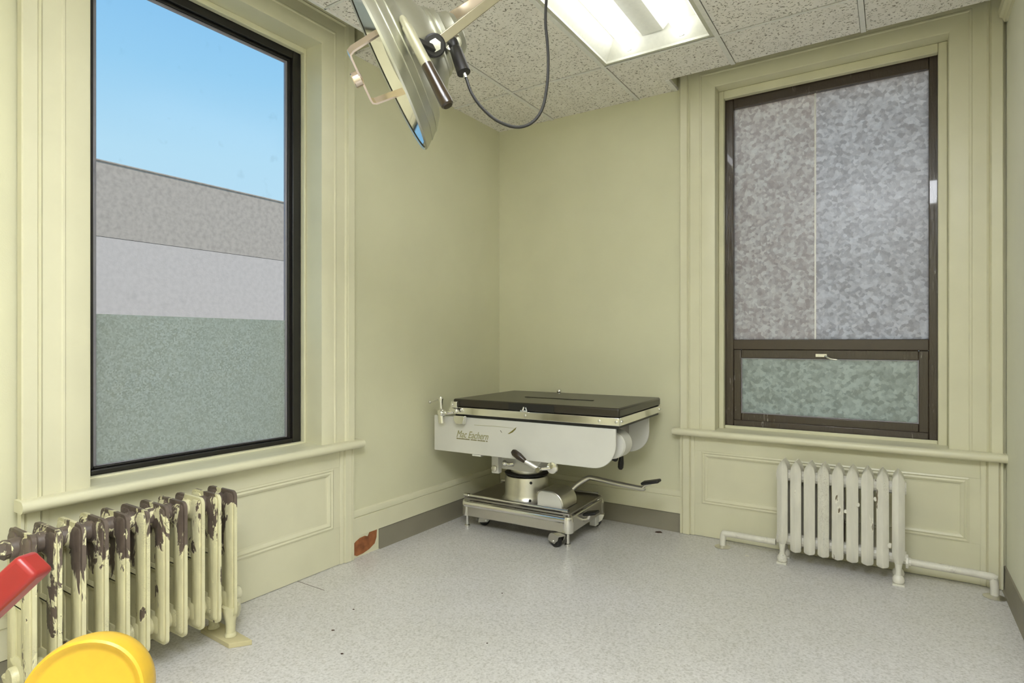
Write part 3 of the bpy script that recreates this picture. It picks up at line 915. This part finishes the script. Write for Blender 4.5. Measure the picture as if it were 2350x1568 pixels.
# casters and levelling feet
for k, (cx_, cy_, ang) in enumerate(((0.815, -0.640, -0.5), (0.255, -0.52, 0.9), (0.255, -0.20, 0.6), (0.86, -0.18, 0.3))):
    d = V((math.cos(ang), math.sin(ang), 0))
    n_ = V((-d.y, d.x, 0))
    c0 = V((cx_, cy_, 0.034))
    ca = MB()
    for off in (-0.024, 0.020):
        hood = [(-0.048, -0.006), (0.012, -0.012), (0.040, 0.012), (0.052, 0.040), (-0.010, 0.044), (-0.032, 0.034), (-0.044, 0.016)]
        ca.prism(hood, lambda a, b, h, c0=c0, d=d, n_=n_: c0 + d * a + n_ * h + V((0, 0, b)), off, off + 0.004)
    ca.prism([(0.0, 0.0375), (0.05, 0.034), (0.052, 0.043), (0.0, 0.044)], lambda a, b, h, c0=c0, d=d, n_=n_: c0 + d * a + n_ * h + V((0, 0, b)), -0.020, 0.020)
    cs = ca.build('caster', 'steel', T)
    MB().lathe([(-0.017, 0.02), (-0.016, 0.032), (-0.010, 0.034), (0.010, 0.034), (0.016, 0.032), (0.017, 0.02)], c0, n_, 24).build('wheel', 'rubber', cs)
    MB().cyl(c0 - n_ * 0.027, c0 + n_ * 0.027, 0.006).build('axle', 'chrome', cs)
for xx, yy in ((0.868, -0.606), (0.186, -0.606), (0.868, -0.158), (0.186, -0.158)):
    MB().lathe([(0, 0.016), (0.006, 0.018), (0.014, 0.017), (0.018, 0.010), (0.078, 0.010)], (xx, yy, 0), (0, 0, 1), 14).build('levelling_foot', 'chrome', T)
MB().box(0.85, 0.892, -0.26, -0.21, 0.022, 0.080).build('leg_block', 'tablepaint', T, 0.003)
# pump box, pedal lever, side pedal
hb_ = rrect(0.660, 0.830, 0.186, 0.288, (0.0, 0.0, 0.078, 0.040), 8)
PB = MB().prism(hb_, FXZ, -0.585, -0.395).build('pump_box', 'steel', T, 0.006)
MB().prism(rrect(0.668, 0.822, 0.190, 0.281, (0.0, 0.0, 0.072, 0.036), 8), FXZ, -0.588, -0.5855).build('pump_plate', 'tablepaint', PB)
PL = MB().tube([(0.78, -0.40, 0.245), (0.82, -0.37, 0.29), (0.878, -0.35, 0.331), (0.92, -0.348, 0.335), (1.06, -0.348, 0.322), (1.20, -0.348, 0.312), (1.222, -0.348, 0.318)], 0.0145, 12, 5).build('pedal_lever', 'steel', T)
MB().tube([(1.214, -0.348, 0.318), (1.236, -0.348, 0.335), (1.262, -0.348, 0.345)], 0.007).build('pedal_bracket', 'steel', PL)
mpd = MB().obox((1.262, -0.348, 0.355), V((0.97, 0, 0.24)).normalized(), V((0, 1, 0)), V((-0.24, 0, 0.97)).normalized(), 0.052, 0.032, 0.008)
mpd.build('pedal_pad', 'rubber', PL, 0.006)
SPD = MB().tube([(0.895, -0.46, 0.118), (0.925, -0.46, 0.125), (0.938, -0.46, 0.150)], 0.011).build('side_pedal', 'steel', T)
MB().obox((0.945, -0.455, 0.160), V((0.97, 0, 0.22)).normalized(), V((0, 1, 0)), V((-0.22, 0, 0.97)).normalized(), 0.040, 0.036, 0.008).build('pedal_pad', 'rubber', SPD, 0.006)
T.rotation_euler = (0, 0, math.radians(2.3))
T.location = OT + V((-0.012, 0.0, 0))

# ------------------------------------------------------------------ radiators
def copy_obj(o, parent, loc):
    c = o.copy()
    COL.objects.link(c)
    c.parent = parent
    c.location = loc
    return c

# flaking radiator under the clear window: thin rimmed sections side by side along y
RX0, RX1 = 0.118, 0.302
R1 = empty('radiator', (0.21, -2.526, 0))
tag(R1, 'cast-iron radiator with flaking cream paint showing brown metal, under the clear window', 'radiator')
def section_mesh(leg):
    m_ = MB()
    fn = lambda a, b, h: (a, h, b)
    # thin rim that runs round the whole section
    m_.prism(rrect(RX0, RX1, 0.098, 0.576, (0.022, 0.022, 0.022, 0.022), 4), fn, -0.0055, 0.0055)
    # hollow body: two columns, head and foot hubs, middle tie
    def pill(x0, x1, z0, z1, t, r):
        o_ = rrect(x0, x1, z0, z1, (r, r, r, r), 4)
        i_ = rrect(x0 + 0.010, x1 - 0.010, z0 + 0.010, z1 - 0.010, (r * .6,) * 4, 4)
        rr = [[V((a, -t, b)) for a, b in i_], [V((a, -t * 0.62, b)) for a, b in o_], [V((a, t * 0.62, b)) for a, b in o_], [V((a, t, b)) for a, b in i_]]
        m_.rings(rr)
    pill(RX0 + 0.010, RX0 + 0.066, 0.108, 0.566, 0.0145, 0.014)
    pill(RX1 - 0.066, RX1 - 0.010, 0.108, 0.566, 0.0145, 0.014)
    pill(RX0 + 0.03, RX1 - 0.03, 0.490, 0.558, 0.0155, 0.014)
    pill(RX0 + 0.03, RX1 - 0.03, 0.122, 0.200, 0.0155, 0.014)
    pill(RX0 + 0.05, RX1 - 0.05, 0.338, 0.366, 0.011, 0.010)
    # hubs that join to the neighbour
    for z in (0.532, 0.150):
        m_.lathe([(-0.033, 0.027), (-0.027, 0.030), (0.027, 0.030), (0.033, 0.027)], (0.21, 0, z), (0, 1, 0), 14)
    if leg:
        for xx in (RX0 + 0.034, RX1 - 0.034):
            m_.lathe([(0.020, 0.022), (0.026, 0.022), (0.034, 0.017), (0.075, 0.019), (0.105, 0.026), (0.135, 0.032)], (xx, 0, 0), (0, 0, 1), 12)
    me = m_.mesh('radiator_section', 32, V((0.21, 0, 0)))
    me.materials.append(M['rad_old'])
    return me
me_mid, me_leg = section_mesh(False), section_mesh(True)
for k in range(11):
    y = -2.218 - 0.0622 * k
    o = bpy.data.objects.new('radiator_section', me_leg if k in (0, 10) else me_mid)
    COL.objects.link(o)
    o.parent = R1
    o.location = (0, y - R1.location.y, 0)
vm = MB().lathe([(0, 0.026), (0.02, 0.030), (0.028, 0.024), (0.05, 0.022)], (0.21, -2.866, 0.532), (0, -1, 0), 6)
vm.lathe([(0, 0.018), (0.02, 0.024), (0.045, 0.024), (0.05, 0.018)], (0.21, -2.940, 0.515), (0, 0, 1), 10)
vm.build('vent_plug', 'rad_old', R1)
pm = MB().tube([(0.21, -2.186, 0.150), (0.21, -2.15, 0.150)], 0.026, 12, 0).tube([(0.20, -2.16, 0.060), (0.10, -2.12, 0.060), (0.075, -2.095, 0.055), (0.07, -2.09, 0.001)], 0.017, 10, 4)
pm.tube([(0.21, -2.165, 0.150), (0.21, -2.16, 0.09), (0.20, -2.16, 0.060)], 0.018, 10, 3)
pm.build('supply_pipe', 'trim', R1)
for y in (-2.218, -2.840):
    pd = empty('radiator_pad', (0.24, y, 0))
    bpy.data.objects.remove(pd)
    po_ = [(0.112, y - 0.030), (0.318, y - 0.038), (0.366, y + 0.026), (0.118, y + 0.042)]
    pdo = MB().prism(po_, lambda a, b, h: (a, b, h), 0.0, 0.019).build('radiator_pad', 'wood', None, 0.002, org=(0.24, y, 0))
    tag(pdo, 'thin painted wood pad under the near-table foot of the flaking radiator' if y > -2.5 else 'thin painted wood pad under the far-left foot of the flaking radiator', 'wood pad', 'pads under the flaking radiator')

# white radiator under the obscure-glass window: pointed sections along x
R2 = empty('radiator', (2.16, -0.15, 0))
tag(R2, 'white cast-iron radiator of nine pointed sections under the obscure-glass window', 'radiator')
def fin_mesh(leg):
    m_ = MB()
    def ring(z, k, dk=1.0):
        w = 0.0256 * k
        yc = 0.07
        q = [(-w, 0.022), (-w * 0.6, 0.010), (0.0, 0.0), (w * 0.6, 0.010), (w, 0.022), (w * 1.0, 0.040), (w * 0.8, 0.050), (w * 0.8, 0.090), (w, 0.100), (w, 0.127), (0, 0.140), (-w, 0.127), (-w, 0.100), (-w * 0.8, 0.090), (-w * 0.8, 0.050), (-w, 0.040)]
        return [V((a, yc + (b - yc) * dk, z)) for a, b in q]
    if leg:
        rs = [ring(0.052, 0.44, 0.9), ring(0.085, 0.50, 0.93), ring(0.108, 0.72, 0.97), ring(0.130, 1.0), ring(0.470, 1.0)]
    else:
        rs = [ring(0.068, 0.80, 0.96), ring(0.074, 0.98, 1.0), ring(0.13, 1.0), ring(0.470, 1.0)]
    rs += [ring(0.492, 0.90, 0.985), ring(0.507, 0.68, 0.96), ring(0.518, 0.38, 0.93), ring(0.528, 0.08, 0.88)]
    m_.rings(rs)
    for z in (0.445, 0.115):
        m_.lathe([(-0.0315, 0.030), (0.0315, 0.030)], (0, 0.07, z), (1, 0, 0), 12)
    if leg:
        for yy in (0.018, 0.122):
            m_.lathe([(0.006, 0.016), (0.012, 0.023), (0.024, 0.0255), (0.036, 0.022), (0.046, 0.014), (0.065, 0.0115), (0.10, 0.016)], (0, yy, 0), (0, 0, 1), 14)
            m_.box(-0.024, 0.024, yy - 0.024, yy + 0.022, 0.0, 0.008)
    me = m_.mesh('radiator_section', 28)
    me.materials.append(M['rad_white'])
    return me
f_mid, f_leg = fin_mesh(False), fin_mesh(True)
for k in range(9):
    o = bpy.data.objects.new('radiator_section', f_leg if k in (0, 8) else f_mid)
    COL.objects.link(o)
    o.parent = R2
    o.location = (1.908 + 0.0628 * k - R2.location.x, -0.225 - R2.location.y, 0)
for pts, ex in (([(1.870, -0.155, 0.086), (1.80, -0.150, 0.084), (1.62, -0.132, 0.078), (1.596, -0.130, 0.068), (1.592, -0.130, 0.004)], (1.592, -0.130)),
                ([(2.452, -0.155, 0.100), (2.50, -0.150, 0.098), (2.74, -0.142, 0.092), (2.766, -0.140, 0.078), (2.770, -0.140, 0.004)], (2.770, -0.140))):
    pp = MB().tube(pts, 0.0165, 12, 6).build('supply_pipe', 'rad_white', R2)
    MB().lathe([(0.0005, 0.042), (0.003, 0.043), (0.007, 0.034), (0.012, 0.020), (0.012, 0.017)], (*ex, 0), (0, 0, 1), 24).build('floor_flange', 'steel', pp)
MB().lathe([(0, 0.034), (0.010, 0.034), (0.012, 0.020), (0.02, 0.020)], (2.4395, -0.155, 0.100), (1, 0, 0), 8).build('union_nut', 'rad_white', R2)
for (a, b, z, r) in ((2.248, -0.217, 0.355, 0.010), (2.193, -0.222, 0.315, 0.009), (2.318, -0.222, 0.392, 0.008), (2.376, -0.218, 0.178, 0.010)):
    q = [(r * math.cos(t) * random.uniform(.5, 1.2), 1.5 * r * math.sin(t) * random.uniform(.6, 1.2)) for t in [2 * PI * i / 7 for i in range(7)]]
    MB().prism(q, lambda u, w, h, a=a, b=b, z=z: (a + u, b - h + u * 0.5, z + w), 0.0, 0.0012).build('paint_flake', 'chip', R2, angle=0)

# ------------------------------------------------------------------ surgical lamp
LC = px(886, 150, 1.72)
xr, yr = (886 - CX) / FPX, (HY - 150) / FPX
ck = 0.069
A = (RT * (0.907 + ck * xr) + UP * (0.42 + ck * yr) + FW * ck).normalized()      # towards the back of the lamp
vh = (LC - CAM).normalized()
U = A.cross(vh).normalized()
if U.z > 0:
    U = -U                                                                       # downwards along the rim
Wn = A.cross(U).normalized()
if Wn.dot(vh) > 0:
    Wn = -Wn                                                                     # towards the camera
L = lambda a, r, w: LC + A * a + U * r + Wn * w
JT = px(1262, -105, 1.72)
LP = empty('surgical_lamp', (JT.x, JT.y, ZC))
tag(LP, 'large silver dome operating-room lamp hanging from the ceiling on a forked arm', 'lamp')
RS = 1.0
prof = [(0.0, 0.2505), (-0.004, 0.256), (0.002, 0.2575), (0.012, 0.252), (0.028, 0.2385), (0.030, 0.240), (0.033, 0.2375), (0.050, 0.222), (0.052, 0.2235), (0.055, 0.220), (0.078, 0.190), (0.084, 0.176), (0.086, 0.168),
        (0.100, 0.160), (0.120, 0.145), (0.138, 0.126), (0.152, 0.106), (0.158, 0.095)]
DM = MB().lathe(prof, LC, A, 72, cap=False).build('dome', 'lampmetal', LP, angle=28)
MB().lathe([(0.004, 0.247), (0.03, 0.225), (0.075, 0.178), (0.11, 0.135), (0.14, 0.09), (0.156, 0.04), (0.158, 0.001)], LC, A, 64, cap=False).build('reflector', 'mirror', DM)
MB().lathe([(0.155, 0.098), (0.160, 0.100), (0.168, 0.096), (0.172, 0.086), (0.176, 0.088), (0.188, 0.084), (0.192, 0.074), (0.200, 0.068), (0.222, 0.064), (0.238, 0.050), (0.244, 0.030), (0.246, 0.0)], LC, A, 48).build('rear_hub', 'lampmetal', DM, angle=28)
MB().lathe([(0.02, 0.0), (0.02, 0.062), (0.05, 0.066), (0.12, 0.05)], LC, A, 32).build('bulb_shield', 'chrome', DM)
# front U-shaped aiming handle, turned about the lamp axis
ph = math.radians(28)
Uh = U * math.cos(ph) + Wn * math.sin(-ph) * -1.0 * -1.0
Wh = A.cross(Uh).normalized()
H_ = lambda a, r, w: LC + A * a + Uh * r + Wh * w
hp = [(0.02, -0.094), (-0.070, -0.082), (-0.082, -0.076), (-0.084, -0.066), (-0.084, 0.0), (-0.084, 0.068), (-0.082, 0.080), (-0.072, 0.086), (0.02, 0.094)]
hm = MB()
rs = []
for i, (a, r) in enumerate(hp):
    p0 = hp[max(i - 1, 0)]
    p1 = hp[min(i + 1, len(hp) - 1)]
    d = V((p1[0] - p0[0], p1[1] - p0[1], 0)).normalized()
    nx, ny = -d.y, d.x
    t = 0.0028
    rs.append([H_(a + nx * t, r + ny * t, -0.016), H_(a + nx * t, r + ny * t, 0.016), H_(a - nx * t, r - ny * t, 0.016), H_(a - nx * t, r - ny * t, -0.016)])
hm.rings(rs)
HN = hm.build('aiming_handle', 'copper', LP, angle=25)
MB().lathe([(-0.006, 0.012), (0.0, 0.022), (0.020, 0.022), (0.023, 0.019), (0.024, 0.0)], H_(-0.084, 0.002, 0), -A, 24).build('handle_knob', 'copper', HN)
# lever with brown grip on the near side
z1 = lambda a, b, d: px(750 + a * 0.25532, b * 0.25532, d)
ga, gb, gc = z1(672, 150, 1.515), z1(900, 585, 1.50), z1(1090, 955, 1.49)
gd = (gb - ga).normalized()
LVR = MB().lathe([(0.0, 0.006), (0.008, 0.010), (0.030, 0.011), (0.032, 0.0135), ((gb - ga).length, 0.0145)], ga, gd, 20).build('steering_bar', 'barmetal', LP)
gl_ = (gc - gb).length
MB().lathe([(0.0, 0.0150), (0.02, 0.0150), (gl_ * 0.6, 0.0165), (gl_ - 0.012, 0.0175), (gl_ - 0.004, 0.0165), (gl_, 0.012), (gl_ + 0.0005, 0.0)], gb, (gc - gb), 22).build('bar_grip', 'brownplastic', LVR)
bc = z1(962, 405, 1.565)
kb = (bc - z1(800, 330, 1.52))
MB().obox(z1(880, 400, 1.535), kb.normalized(), gd, kb.normalized().cross(gd), 0.030, 0.010, 0.006).build('bar_bracket', 'rubber', LVR, 0.002)
# fork: a flat bar each side of the hub, bolted through
ax_b = V(Wn)
def flat_bar(p0, p1, wid, th, nrm):
    d = (p1 - p0).normalized()
    n_ = (nrm - d * nrm.dot(d)).normalized()
    s_ = d.cross(n_)
    return MB().obox((p0 + p1) / 2, d, s_, n_, (p1 - p0).length / 2, wid / 2, th / 2)
nearp, farp = z1(968, 408, 1.585), z1(1040, 205, 1.87)
NB = flat_bar(nearp, JT - ax_b * -0.03, 0.026, 0.007, Wn).build('fork_arm', 'armmetal', LP, 0.002)
flat_bar(farp, JT + ax_b * -0.03, 0.030, 0.007, Wn).build('fork_arm', 'copper', LP, 0.002)
MB().lathe([(-0.03, 0.030), (0.004, 0.030), (0.007, 0.026)], nearp, Wn, 24).build('pivot_disc', 'rubber', LP)
MB().lathe([(0.007, 0.017), (0.012, 0.017), (0.013, 0.011), (0.020, 0.011), (0.021, 0.006)], nearp, Wn, 6).build('pivot_bolt', 'chrome', LP)
MB().cyl(nearp, farp, 0.012).build('pivot_pin', 'steel', LP)
MB().lathe([(-0.05, 0.02), (-0.045, 0.032), (0.045, 0.032), (0.05, 0.02)], JT, Wn, 24).build('arm_joint', 'lampmetal', LP)
MB().cyl(JT, (JT.x, JT.y, ZC - 0.004), 0.021, seg=20).build('drop_tube', 'lampmetal', LP)
MB().lathe([(0, 0.022), (0.03, 0.05), (0.045, 0.075), (0.052, 0.078)], (JT.x, JT.y, ZC - 0.055), (0, 0, 1), 28).build('ceiling_canopy', 'lampmetal', LP)
# plug and cable loop
pa, pb_ = z1(1148, 420, 1.66), z1(1232, 655, 1.645)
PLG = MB().lathe([(-0.026, 0.010), (-0.020, 0.014), (-0.004, 0.015), (0.004, 0.013), (0.012, 0.017), ((pb_ - pa).length, 0.0195), ((pb_ - pa).length + 0.002, 0.014), ((pb_ - pa).length + 0.003, 0.0)], pa, pb_ - pa, 20).build('plug', 'rubber', LP)
MB().lathe([(-0.03, 0.020), (0.0, 0.020), (0.004, 0.014)], z1(1150, 372, 1.665), Wn, 20).build('socket', 'chrome', LP)
MB().cyl(z1(1105, 470, 1.68), z1(1150, 350, 1.68), 0.016).build('socket_block', 'steel', LP)
cpts = [(1236, 665, 1.645), (1255, 710, 1.645), (1300, 835, 1.64), (1390, 965, 1.63), (1530, 1085, 1.62), (1700, 1143, 1.61), (1840, 1105, 1.61), (1935, 980, 1.61), (1978, 780, 1.62), (1990, 560, 1.63), (1982, 380, 1.64), (1966, 200, 1.65), (1974, 0, 1.66), (2000, -220, 1.69), (2010, -400, 1.715)]
MB().tube([z1(*c) for c in cpts], 0.0042, 10, 6).build('power_cable', 'rubber', LP)
MB().tube([z1(1232, 650, 1.645), z1(1250, 700, 1.645)], 0.006, 10, 0).build('cable_clamp', 'chrome', LP)

# ------------------------------------------------------------------ plastic thing in the left foreground
dp = 0.95
fc = px(190, 1606, dp)
base_c = V((fc.x, fc.y, 0))
PS = empty('plastic_play_stand', base_c)
tag(PS, 'plastic play stand with a red bar end and a yellow disc, lower left foreground', 'toy')
# disc stands upright, its face turned a little to the left of the camera
face = (-(FW) * 0.90 + RT * 0.22 + UP * 0.22).normalized()
R_ = 0.090
YD = MB().lathe([(0.0, 0.0), (0.0, R_ * 0.80), (0.002, R_ * 0.86), (0.006, R_ * 0.90), (0.009, R_ * 0.96), (0.006, R_ * 1.0), (-0.004, R_ * 1.03), (-0.03, R_ * 1.04), (-0.046, R_ * 1.02), (-0.054, R_ * 0.95), (-0.055, 0.0)], fc, face, 64).build('yellow_disc', 'yellow', PS)
b0_, b1_ = px(-140, 1498, 0.90), px(84, 1290, 0.93)
bd = (b1_ - b0_).normalized()
bn = (bd.cross(FW)).normalized()
MB().obox((b0_ + b1_) / 2, bd, bn, bd.cross(bn), (b1_ - b0_).length / 2, 0.0225, 0.0225).build('red_bar', 'red', PS, 0.008, 3)
MB().cyl(base_c + V((0, 0, 0.02)), V((fc.x, fc.y, fc.z - 0.05)), 0.022).build('post', 'yellow', PS)
MB().tube([base_c + V((0, 0, 0.30)), V(((fc.x + b0_.x) / 2, (fc.y + b0_.y) / 2, 0.38)), b0_ + bd * 0.02], 0.02, 12, 5).build('bar_bracket', 'yellow', PS)
MB().lathe([(0, 0.17), (0.01, 0.18), (0.02, 0.17), (0.028, 0.06)], base_c, (0, 0, 1), 32).build('foot', 'yellow', PS)

# ------------------------------------------------------------------ floor details
MB().box(0.004, 0.20, -1.7215, -1.7195, 0.0, 0.0006).build('seam', 'darkbit', FLOOR, angle=0)
def blob(name, x, y, r, mat, asp=1.0, h=0.0008, n=9):
    q = [(x + r * asp * math.cos(t) * random.uniform(.45, 1.2), y + r * math.sin(t) * random.uniform(.45, 1.2)) for t in [2 * PI * i / n for i in range(n)]]
    return MB().prism(q, lambda a, b, hh: (a, b, hh), 0.0, h).build(name, mat, FLOOR, angle=0)
blob('gouge', 1.205, -0.075, 0.018, 'darkbit', 1.5)
for x, y, r, mt in ((1.735, -0.20, 0.010, 'chip'), (0.53, -1.95, 0.006, 'darkbit'), (0.70, -2.05, 0.006, 'darkbit'), (0.9, -1.3, 0.004, 'darkbit'), (1.35, -2.05, 0.006, 'darkbit'), (0.46, -1.78, 0.005, 'darkbit'),
                    (1.1, -1.7, 0.004, 'darkbit'), (0.40, -2.62, 0.005, 'darkbit'), (0.42, -2.45, 0.004, 'chip'), (1.6, -1.2, 0.003, 'darkbit')):
    blob('grit', x, y, r, mt, 1.2)
